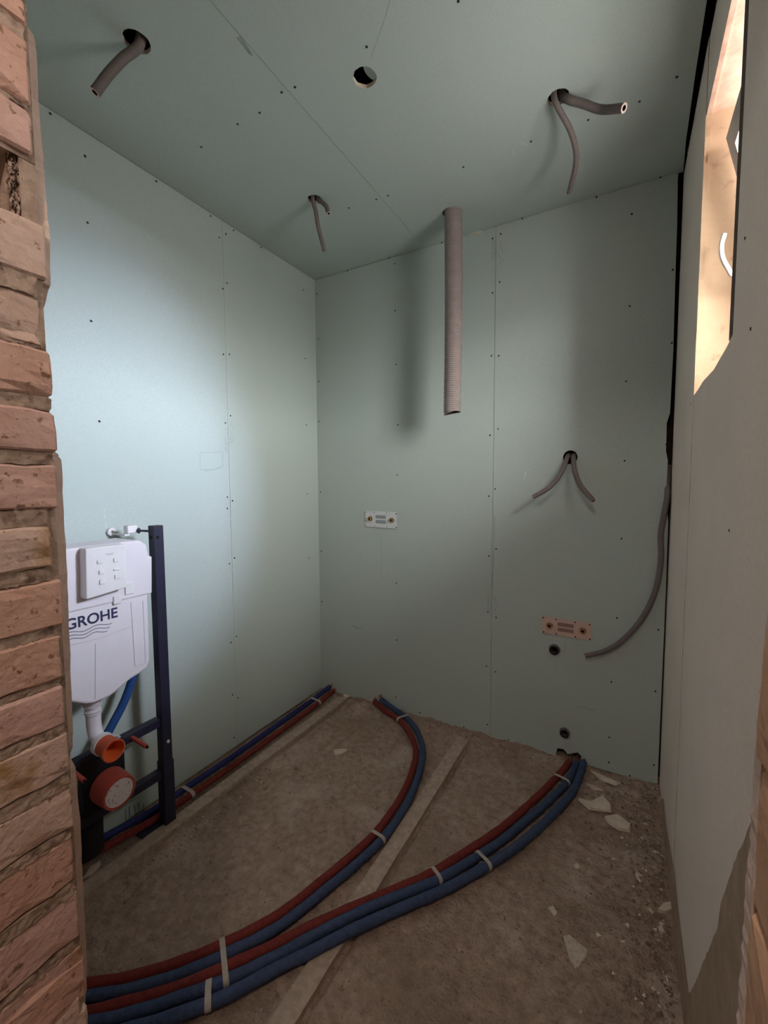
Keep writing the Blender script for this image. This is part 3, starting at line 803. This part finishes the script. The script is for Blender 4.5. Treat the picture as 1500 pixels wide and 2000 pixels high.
# ------------------------------------------------------------------ pipes on the floor
PR = 0.0162
def floor_pipe(label, px, r, m, group, z=None, tail=None, head=None):
    zc = (z if z is not None else 0.008) + r
    P = [at(x, y, 'Z', zc) for x, y in px]
    for i, p in enumerate(P):
        if p.y > YB - 0.02:                     # the ends lift a little where they meet the wall
            P[i] = at(px[i][0], px[i][1], 'Y', YB - 0.02)
        P[i].x = max(P[i].x, XL + r + 0.003)
    if head: P = [Vector(h) for h in head] + P
    path = smooth_path(P, 0.014)
    # keep the run even and add slight unevenness to the foam
    R = [r * (1 + 0.03 * math.sin(i * 0.9) + random.uniform(-0.02, 0.02)) for i in range(len(path))]
    o = build('insulated_pipe', MB().tube(path, R, n=14), m, None, label, 'pipe', group)
    return o, path
def copper(parent, path, k):
    p = path[0]
    d = (path[0] - path[2]).normalized()
    q = p + d * 0.012
    mb = MB().tube([p - d * 0.01, q, q + Vector((0, 0.012, 0.004)), q + Vector((0, 0.035, 0.008))], 0.0075, n=10)
    build('copper_end', mb, M_copper, parent)
G1, G2, G3 = 'pipes along the left wall', 'pair of pipes curving over the middle of the floor', 'three pipes sweeping from the right'
pf = {}
pf['fb'] = floor_pipe('dark blue insulated pipe closest to the left wall', [(644, 1341), (602, 1373), (534, 1421), (454, 1478), (366, 1537), (302, 1581), (210, 1632), (162, 1655), (60, 1705)], 0.0135, mat('navy_insulation', (0.035, 0.04, 0.16), (0.025, 0.03, 0.11), scale=70, rough=0.8, spec=0.15), G1, 0.010)
pf['fr'] = floor_pipe('red insulated pipe running along the left wall beside the frame', [(651, 1349), (622, 1373), (534, 1438), (454, 1496), (374, 1552), (302, 1600), (210, 1652), (166, 1678), (60, 1732)], 0.0135, M_red, G1, 0.010)
pf['mr'] = floor_pipe('red pipe of the two that curve across the middle of the floor', [(732, 1370), (752, 1388), (777, 1404), (795, 1424), (807, 1447), (812, 1472), (805, 1507), (787, 1550), (760, 1593), (730, 1631), (682, 1676), (640, 1711), (550, 1783), (450, 1838), (350, 1880), (250, 1910), (180, 1922), (90, 1930)], 0.0148, M_red, G2)
pf['mb'] = floor_pipe('blue pipe hugging the red one across the middle of the floor', [(743, 1365), (767, 1383), (794, 1402), (812, 1424), (822, 1447), (826, 1472), (819, 1510), (801, 1557), (774, 1603), (745, 1641), (700, 1684), (655, 1722), (550, 1806), (455, 1857), (350, 1904), (250, 1934), (180, 1946), (90, 1956)], 0.0148, M_blue, G2)
pf['rr'] = floor_pipe('red pipe of the three sweeping from the right part of the back wall', [(1112, 1488), (1093, 1512), (1053, 1553), (1000, 1601), (960, 1632), (883, 1682), (833, 1711), (767, 1740), (683, 1775), (600, 1813), (550, 1839), (450, 1885), (350, 1928), (250, 1958), (173, 1978), (90, 1990)], 0.0148, M_red, G3)
pf['r1'] = floor_pipe('middle blue pipe between the red and the outer blue pipe', [(1126, 1490), (1109, 1525), (1069, 1567), (1015, 1613), (965, 1652), (867, 1712), (800, 1741), (733, 1768), (667, 1799), (600, 1834), (550, 1862), (450, 1911), (383, 1937), (283, 1972), (200, 1994), (100, 2010)], 0.0148, M_blue, G3)
pf['r2'] = floor_pipe('outermost blue pipe of the three sweeping from the right', [(1140, 1489), (1126, 1531), (1106, 1562), (1069, 1601), (1029, 1637), (1000, 1660), (940, 1698), (867, 1738), (800, 1767), (733, 1796), (667, 1828), (600, 1863), (550, 1887), (450, 1941), (383, 1969), (317, 1993), (250, 2013), (120, 2046)], 0.0155, M_blue, G3)
for i, k in enumerate(pf):
    copper(pf[k][0], pf[k][1], i)

def hull2(pts):
    pts = sorted(set(pts))
    def half(ps):
        h = []
        for p in ps:
            while len(h) > 1 and (h[-1][0] - h[-2][0]) * (p[1] - h[-2][1]) - (h[-1][1] - h[-2][1]) * (p[0] - h[-2][0]) <= 0:
                h.pop()
            h.append(p)
        return h[:-1]
    return half(pts) + half(pts[::-1])
def band(keys, px, py, width, label, tag_=None):
    """strip of tape wrapped round neighbouring pipes"""
    c = at(px, py, 'Z', 0.022)
    near_ = []
    for k in keys:
        path = pf[k][1]
        i = min(range(1, len(path) - 1), key=lambda j: (path[j] - c).length)
        near_.append((path[i], (path[i + 1] - path[i - 1]).normalized()))
    t = sum((n_[1] for n_ in near_), Vector()).normalized()
    t.z = 0; t.normalize()
    s = Vector((-t.y, t.x, 0))
    o = sum((n_[0] for n_ in near_), Vector()) / len(near_)
    pts = []
    for (p, _), k in zip(near_, keys):
        r = (0.0135 if k[0] == 'f' else 0.0155 if k == 'r2' else 0.0148) + 0.0016
        u = (p - o).dot(s)
        pts += [(round(u + r * math.cos(a), 5), round(p.z + r * math.sin(a), 5)) for a in [j * math.pi / 8 for j in range(16)]]
    h = hull2(pts)
    vs = [Vector((o.x, o.y, 0)) + s * u + Vector((0, 0, z)) + t * w for w in (-width / 2, width / 2) for u, z in h]
    n_ = len(h)
    mb = MB().add(vs, [(i, (i + 1) % n_, n_ + (i + 1) % n_, n_ + i) for i in range(n_)], 0, True)
    inner = [Vector((o.x, o.y, 0)) + s * u * 0.97 + Vector((0, 0, o.z + (z - o.z) * 0.9)) + t * w for w in (-width / 2, width / 2) for u, z in h]
    mb.add(vs[:n_] + inner[:n_], [(i, (i + 1) % n_, n_ + (i + 1) % n_, n_ + i) for i in range(n_)], 0)
    mb.add(vs[n_:] + inner[n_:], [(i, (i + 1) % n_, n_ + (i + 1) % n_, n_ + i) for i in range(n_)], 0)
    build('tape_band', mb, M_tape, None, label, 'tape', 'tape bands holding the floor pipes together')
band(['fb', 'fr'], 617, 1370, 0.016, 'tape band round the left wall pipes by the far corner')
band(['fb', 'fr'], 367, 1548, 0.016, 'tape band round the left wall pipes just beyond the dark frame post')
band(['mr', 'mb'], 787, 1404, 0.014, 'tape band round the middle pipes near the back wall')
band(['mr', 'mb'], 737, 1636, 0.014, 'tape band round the middle pipes beside the second batten')
band(['rr', 'r1'], 1092, 1522, 0.012, 'tape band near the wall end of the three right pipes')
band(['rr', 'r1'], 853, 1712, 0.013, 'tape band round the red and inner blue right pipes, mid floor')
band(['r1', 'r2'], 942, 1684, 0.013, 'tape band round the two blue right pipes, mid floor')
band(['mr', 'mb', 'rr', 'r1'], 437, 1874, 0.015, 'long tape band tying four pipes together at lower left')
band(['r1', 'r2'], 403, 1950, 0.016, 'tape band round the two blue pipes at the bottom edge')

# ------------------------------------------------------------------ screed battens
def batten(x0, x1, y0, y1, zt, label, skew=0.0):
    n = 26
    mb = MB()
    pl_, vs = [], []
    for i in range(n + 1):
        y = y0 + (y1 - y0) * i / n
        dx = skew * (i / n - 0.5)
        j = random.uniform(-0.0012, 0.0012)
        z = zt + random.uniform(-0.0006, 0.0006)
        vs += [(x0 + dx + j, y, -0.02), (x0 + dx + j, y, z), (x1 + dx - j, y, z), (x1 + dx - j, y, -0.02)]
    fs = []
    for i in range(n):
        for k in range(3):
            fs.append((i * 4 + k, i * 4 + k + 1, (i + 1) * 4 + k + 1, (i + 1) * 4 + k))
    fs += [(0, 1, 2, 3), (n * 4 + 3, n * 4 + 2, n * 4 + 1, n * 4)]
    mb.add(vs, fs)
    build('screed_batten', mb, M_wood, None, label, 'batten', 'wooden battens set into the floor')
batten(-1.572, -1.512, 0.62, 2.17, 0.013, 'dusty wooden batten in the floor beside the left wall pipes', skew=0.02)
batten(-0.752, -0.692, 0.35, 2.18, 0.011, 'dusty wooden batten crossing under the pipes in mid floor')

# ------------------------------------------------------------------ toilet installation frame
TY = 0.77
t = empty('toilet_frame', (-1.585, TY, 0.0), 'dark steel wall-hung toilet frame with white cistern beside the brick jamb', 'toilet frame')
PX0, PX1 = -1.599, -1.562
for y in (1.004, 0.536):
    p = build('post', MB().rbox(PX0, PX1, y - 0.020, y + 0.020, 0.006, 1.213, 0.003), M_frame, t)
    build('post_hole', MB().disc((PX1 + 0.0006, y - 0.006, 1.168), (1, 0, 0), 0.007, 16).disc(((PX0 + PX1) / 2, y - 0.0206, 1.168), (0, -1, 0), 0.008, 16), M_dark, p)
    build('foot', MB().rbox(PX0 - 0.003, PX1 + 0.003, y - 0.023, y + 0.023, 0.004, 0.27, 0.003), M_frame, p)
    build('base_plate', MB().rbox(-1.675, -1.555, y - 0.10, y + 0.03, 0.0, 0.008, 0.002), M_frame, p)
    build('locking_screw', MB().cyl((PX1 + 0.002, y, 0.352), (PX1 + 0.008, y, 0.352), 0.006, n=10), M_zinc, p)
build('cross_bar', MB().rbox(-1.602, -1.570, 0.556, 0.984, 0.418, 0.452, 0.003), M_frame, t)
build('cross_bar', MB().rbox(-1.602, -1.570, 0.556, 0.984, 0.205, 0.238, 0.003), M_frame, t)
build('waste_bracket', MB().rbox(-1.60, -1.565, 0.70, 0.84, 0.24, 0.43, 0.003), M_black, t)
# cistern
map_c = lambda u, v, w: Vector((w, u, v))
body = [(0.926, 1.00), (0.924, 0.722), (0.910, 0.694), (0.880, 0.684), (0.845, 0.676), (0.815, 0.662), (0.790, 0.650), (0.772, 0.645), (0.725, 0.645), (0.70, 0.655), (0.66, 0.68), (0.632, 0.70), (0.615, 0.73), (0.614, 1.00)]
cis = build('cistern', MB().prism(body, map_c, -1.655, -1.520, 0.010, seg=3), M_cistern, t, label='white cistern body')
hood = [(0.946, 1.108), (0.940, 0.968), (0.60, 0.968), (0.60, 1.15), (0.62, 1.172), (0.90, 1.172), (0.927, 1.152), (0.932, 1.108)]
build('cistern_hood', MB().prism(hood, map_c, -1.660, -1.516, 0.007, seg=3), M_cistern, cis)
for seg_ in ([(0.862, 0.955), (0.866, 0.72)], [(0.905, 0.95), (0.905, 0.716), (0.866, 0.72)], [(0.62, 0.866), (0.75, 0.860), (0.862, 0.868)], [(0.74, 0.845), (0.73, 0.66)]):
    build('pressed_seam', MB().tube([Vector((-1.5196, u, v)) for u, v in seg_], 0.0014, n=6), M_seam, cis)
cover = build('inspection_cover', MB().prism([(0.705, 1.170), (0.830, 1.170), (0.827, 1.020), (0.700, 1.008)], map_c, -1.530, -1.478, 0.004), M_panel, cis, label='white inspection cover with moulded knobs')
for (u, v, w_, h_) in [(0.745, 1.122, 0.018, 0.012), (0.795, 1.120, 0.016, 0.014), (0.748, 1.088, 0.016, 0.014), (0.795, 1.088, 0.020, 0.006), (0.748, 1.056, 0.016, 0.016), (0.797, 1.064, 0.018, 0.014)]:
    build('moulded_knob', MB().rbox(-1.479, -1.4735, u - w_ / 2, u + w_ / 2, v - h_ / 2, v + h_ / 2, 0.0018), M_panel, cover)
build('grip_slot', MB().prism([(0.762, 1.146), (0.792, 1.146), (0.787, 1.139), (0.768, 1.139)], map_c, -1.4790, -1.4776, 0), M_seam, cover)
build('latch', MB().rbox(-1.520, -1.511, 0.80, 0.825, 0.962, 0.99, 0.002).rbox(-1.518, -1.510, 0.84, 0.87, 0.985, 1.03, 0.003), M_panel, cis)
# lettering
cu = bpy.data.curves.new('lettering', 'FONT')
cu.body = 'GROHE'
cu.size = 1.0
cu.extrude = 0.0
cu.offset = 0.022
tmp = bpy.data.objects.new('lettering_tmp', cu)
col.objects.link(tmp)
bpy.context.view_layer.update()
tm = bpy.data.meshes.new_from_object(tmp.evaluated_get(bpy.context.evaluated_depsgraph_get()))
xs = [v.co.x for v in tm.vertices]; ys = [v.co.y for v in tm.vertices]
x0, x1, y0, y1 = min(xs), max(xs), min(ys), max(ys)
ty0, ty1, tz0, tz1 = 0.655, 0.815, 0.914, 0.950
mb = MB()
mb.add([Vector((-1.5192, ty0 + (v.co.x - x0) / (x1 - x0) * (ty1 - ty0), tz0 + (v.co.y - y0) / (y1 - y0) * (tz1 - tz0))) for v in tm.vertices], [list(p.vertices) for p in tm.polygons])
build('lettering', mb, M_logo, cis, label='navy printed brand lettering')
bpy.data.objects.remove(tmp)
wv = MB()
for j in range(3):
    pts = []
    for k in range(29):
        a = k / 28
        y = ty0 + (0.14 - 0.012 * j) * a + 0.004 * j
        z = 0.902 - 0.011 * j + 0.0042 * math.sin(a * 2 * math.pi * 1.75 + 0.6)
        pts.append((y, z))
    for (ya, za), (yb, zb_) in zip(pts, pts[1:]):
        wv.add([(-1.5192, ya, za - 0.001), (-1.5192, yb, zb_ - 0.001), (-1.5192, yb, zb_ + 0.001), (-1.5192, ya, za + 0.001)], [(0, 1, 2, 3)])
build('wave_mark', wv, M_logo, cis, label='three navy wavy lines')
# flush pipe and sleeve
FYc = 0.748
fp = MB()
fp.tube(smooth_path([(-1.575, FYc, 0.66), (-1.575, FYc, 0.58), (-1.572, FYc, 0.535), (-1.552, FYc, 0.503), (-1.51, FYc, 0.494)], 0.01), 0.0225, n=20)
for z, r in ((0.648, 0.034), (0.636, 0.031), (0.622, 0.029), (0.60, 0.0265), (0.592, 0.026)):
    fp.cyl((-1.575, FYc, z), (-1.575, FYc, z - 0.010), r, r - 0.003, n=24)
fpo = build('flush_pipe', fp, M_cistern, t)
build('collar', MB().ring((-1.53, FYc, 0.494), (1, 0, -0.05), 0.027, 0.036, 28, d=0.02), M_panel, fpo)
sl = MB()
ax = Vector((1, 0, -0.05)).normalized()
s0 = Vector((-1.515, FYc, 0.4935))
sl.tube([s0, s0 + ax * 0.012, s0 + ax * 0.06], [0.033, 0.032, 0.037], n=28, cap=False)
sl.ring(s0 + ax * 0.06, ax, 0.0325, 0.037, 28)
build('sleeve', sl, M_orange, fpo, label='orange rubber sleeve')
sl = MB().tube([s0 + ax * 0.06, s0 + ax * 0.005], [0.0325, 0.026], n=28, cap=False).disc(s0 + ax * 0.005, ax, 0.026)
build('sleeve_lining', sl, M_orange_in, fpo, label='bright orange lining')
# waste connection
WYc, WZc = 0.772, 0.322
wa = MB()
wa.tube(smooth_path([(-1.53, WYc, WZc), (-1.60, WYc, WZc), (-1.64, WYc, WZc - 0.03), (-1.66, WYc - 0.02, WZc - 0.12), (-1.655, WYc - 0.03, 0.10), (-1.652, WYc - 0.03, 0.052)], 0.02), 0.052, n=24)
wo = build('waste_bend', wa, M_black, t)
ax = Vector((1, 0, -0.03)).normalized()
w0 = Vector((-1.555, WYc, WZc))
cp = MB().tube([w0, w0 + ax * 0.05, w0 + ax * 0.076], [0.0585, 0.0575, 0.054], n=32, cap=False)
cp.ring(w0 + ax * 0.076, ax, 0.0475, 0.054, 32)
cp.disc(w0 + ax * 0.073, ax, 0.0485, 32)
cap_o = build('waste_cap', cp, M_redplastic, wo, label='red protective cap')
build('cap_sticker', MB().disc(w0 + ax * 0.0738, ax, 0.0465, 32), M_sticker, cap_o, label='pale speckled sticker')
for y in (0.872, 0.668):
    st = build('mounting_stud', MB().cyl((-1.57, y, 0.435), (-1.482, y, 0.427), 0.0075, n=14), M_redplastic, t, label='stud in a red plastic sleeve')
    build('stud_tip', MB().cyl((-1.482, y, 0.427), (-1.474, y, 0.4265), 0.0045, n=10), M_black, st)
build('bolt', MB().cyl((-1.585, 0.835, 0.452), (-1.572, 0.815, 0.474), 0.005, n=10), M_zinc, t)
build('supply_hose', MB().tube(smooth_path([(-1.63, 0.945, 0.73), (-1.63, 0.925, 0.65), (-1.632, 0.885, 0.555), (-1.634, 0.835, 0.48), (-1.636, 0.80, 0.43)], 0.02), 0.0150, n=14), M_bluehose, t, label='blue supply hose')
# wall bracket at the top
br = build('wall_bracket', MB().ring((XL + 0.001, 0.915, 1.19), (1, 0, 0), 0.004, 0.016, 20, d=0.012).rbox(-1.718, -1.634, 0.915, 0.935, 1.178, 1.184, 0.001).rbox(-1.66, -1.63, 0.925, 0.965, 1.186, 1.216, 0.004), M_panel, t)
build('threaded_rod', MB().cyl((-1.645, 0.95, 1.195), (-1.59, 1.0, 1.19), 0.004, n=10).ring((-1.63, 0.964, 1.1935), (0.74, 0.67, -0.06), 0.003, 0.011, 6, d=0.006), M_frame, br)

# ------------------------------------------------------------------ debris
def chip(px_poly, h, label, m=M_chip, tilt=0.0):
    P = [at(x, y, 'Z', 0.004) for x, y in px_poly]
    c = sum(P, Vector()) / len(P)
    zf = max(floor_z(p.x, p.y) for p in P + [c]) - 0.002
    bot = [Vector((p.x, p.y, zf)) for p in P]
    top_ = [Vector((c.x + (p.x - c.x) * 0.93, c.y + (p.y - c.y) * 0.93, zf + h * random.uniform(0.7, 1.15) + tilt * (p.y - c.y))) for p in P]
    n_ = len(P)
    ctr = Vector((c.x, c.y, zf + h * 1.1))
    mb = MB().add(bot + top_ + [ctr], [tuple(range(n_))[::-1]] + [(i, (i + 1) % n_, n_ + (i + 1) % n_, n_ + i) for i in range(n_)] + [(n_ + i, n_ + (i + 1) % n_, 2 * n_) for i in range(n_)])
    build('plaster_chip', mb, m, None, label, 'plaster chip', 'broken bits of plaster on the floor')
chip([(1128, 1561), (1150, 1571), (1178, 1556), (1194, 1574), (1194, 1586), (1152, 1582)], 0.012, 'largest pale plaster shard right of the pipe ends')
chip([(1180, 1596), (1205, 1592), (1232, 1612), (1231, 1624), (1208, 1620), (1188, 1607)], 0.012, 'pale plaster slab just in front of the largest shard')
chip([(1152, 1507), (1176, 1518), (1208, 1532), (1204, 1537), (1176, 1528)], 0.008, 'long thin plaster splinter against the back wall')
chip([(1144, 1529), (1160, 1533), (1178, 1542), (1160, 1541)], 0.006, 'small plaster flake between the splinter and the largest shard')
chip([(1284, 1778), (1296, 1763), (1310, 1762), (1315, 1777), (1298, 1782)], 0.012, 'pale plaster piece lying against the right wall')
chip([(651, 1464), (664, 1461), (679, 1462), (668, 1470), (654, 1473)], 0.008, 'pale chip alone on the floor between the battens')
chip([(1070, 1770), (1080, 1766), (1089, 1780), (1084, 1786)], 0.005, 'little pale chip right of the blue pipes')
chip([(1284, 1816), (1292, 1813), (1299, 1826), (1292, 1828)], 0.007, 'little pale chip nearer along the right wall')
chip([(1121, 1686), (1130, 1683), (1133, 1692), (1124, 1694)], 0.006, 'tiny pale chip beside a dark hollow in the floor')
chip([(1240, 1710), (1246, 1711), (1254, 1722), (1250, 1724)], 0.005, 'thin sliver of plaster on the floor near the right wall')
chip([(668, 1353), (690, 1352), (694, 1360), (672, 1364)], 0.010, 'pale plaster lump at the wall end of the left batten')
chip([(160, 1712), (176, 1688), (196, 1676), (197, 1684), (180, 1702)], 0.004, 'white plaster smear on the floor beside the brick jamb')
chip([(1100, 1826), (1112, 1822), (1130, 1838), (1148, 1852), (1146, 1866), (1134, 1884), (1124, 1890), (1112, 1870)], 0.002, 'broad flat patch of dried plaster on the floor at lower right', m=mat('dried_plaster', (0.60, 0.51, 0.43), (0.42, 0.345, 0.285), scale=70))
rub = MB()
rg = random.Random(11)
def pebble(x, y, s):
    z = floor_z(x, y)
    vs = []
    for (a, b, c) in ((1, 0, 0), (-1, 0, 0), (0, 1, 0), (0, -1, 0), (0, 0, 1), (0, 0, -1)):
        k = s * rg.uniform(0.6, 1.3)
        vs.append((x + a * k + rg.gauss(0, s * 0.25), y + b * k + rg.gauss(0, s * 0.25), z + 0.3 * s + c * k * 0.6))
    rub.add(vs, [(0, 2, 4), (2, 1, 4), (1, 3, 4), (3, 0, 4), (2, 0, 5), (1, 2, 5), (3, 1, 5), (0, 3, 5)], 1 if rg.random() < 0.12 else 0)
for i in range(1000):
    pebble(XR - 0.015 - abs(rg.gauss(0, 0.13 if rg.random() < 0.6 else 0.05)), rg.uniform(0.9, 2.15), rg.uniform(0.0015, 0.009))
for i in range(260):
    pebble(-1.47 + rg.gauss(0, 0.035), rg.uniform(0.75, 2.1), rg.uniform(0.0012, 0.0055))
for i in range(120):
    pebble(rg.uniform(-1.45, 0.0), 2.17 - abs(rg.gauss(0, 0.03)), rg.uniform(0.002, 0.007))
for i in range(300):
    pebble(rg.uniform(-1.7, 0.1), rg.uniform(0.5, 2.15), rg.uniform(0.001, 0.003))
build('fine_rubble', rub, [M_rubble, M_chip], None, 'fine rubble and grit strewn over the concrete floor', 'rubble', kind='stuff')
# mortar fillet under the back boards
mf = MB()
n_ = 90
vs = []
for i in range(n_ + 1):
    x = -1.45 + (1.20) * i / n_
    hgt = max(0.004, 0.012 + 0.010 * math.sin(i * 0.35) * rg.random() + rg.gauss(0, 0.003)) * (0.4 if -0.29 < x < -0.14 else 1)
    dep = 0.03 + rg.gauss(0, 0.008)
    z0 = -0.012
    vs += [(x, YB + 0.0, z0), (x, YB - 0.0005, 0.008 + hgt), (x, YB - dep * 0.5, 0.008 + hgt * 0.7), (x, YB - dep, z0)]
fs = []
for i in range(n_):
    for k in range(3):
        fs.append((i * 4 + k, (i + 1) * 4 + k, (i + 1) * 4 + k + 1, i * 4 + k + 1))
mf.add(vs, fs, 0, False)
build('mortar_fillet', mf, mat('pink_mortar', (0.34, 0.25, 0.21), (0.24, 0.17, 0.14), scale=40, bump=0.6), wall_back)
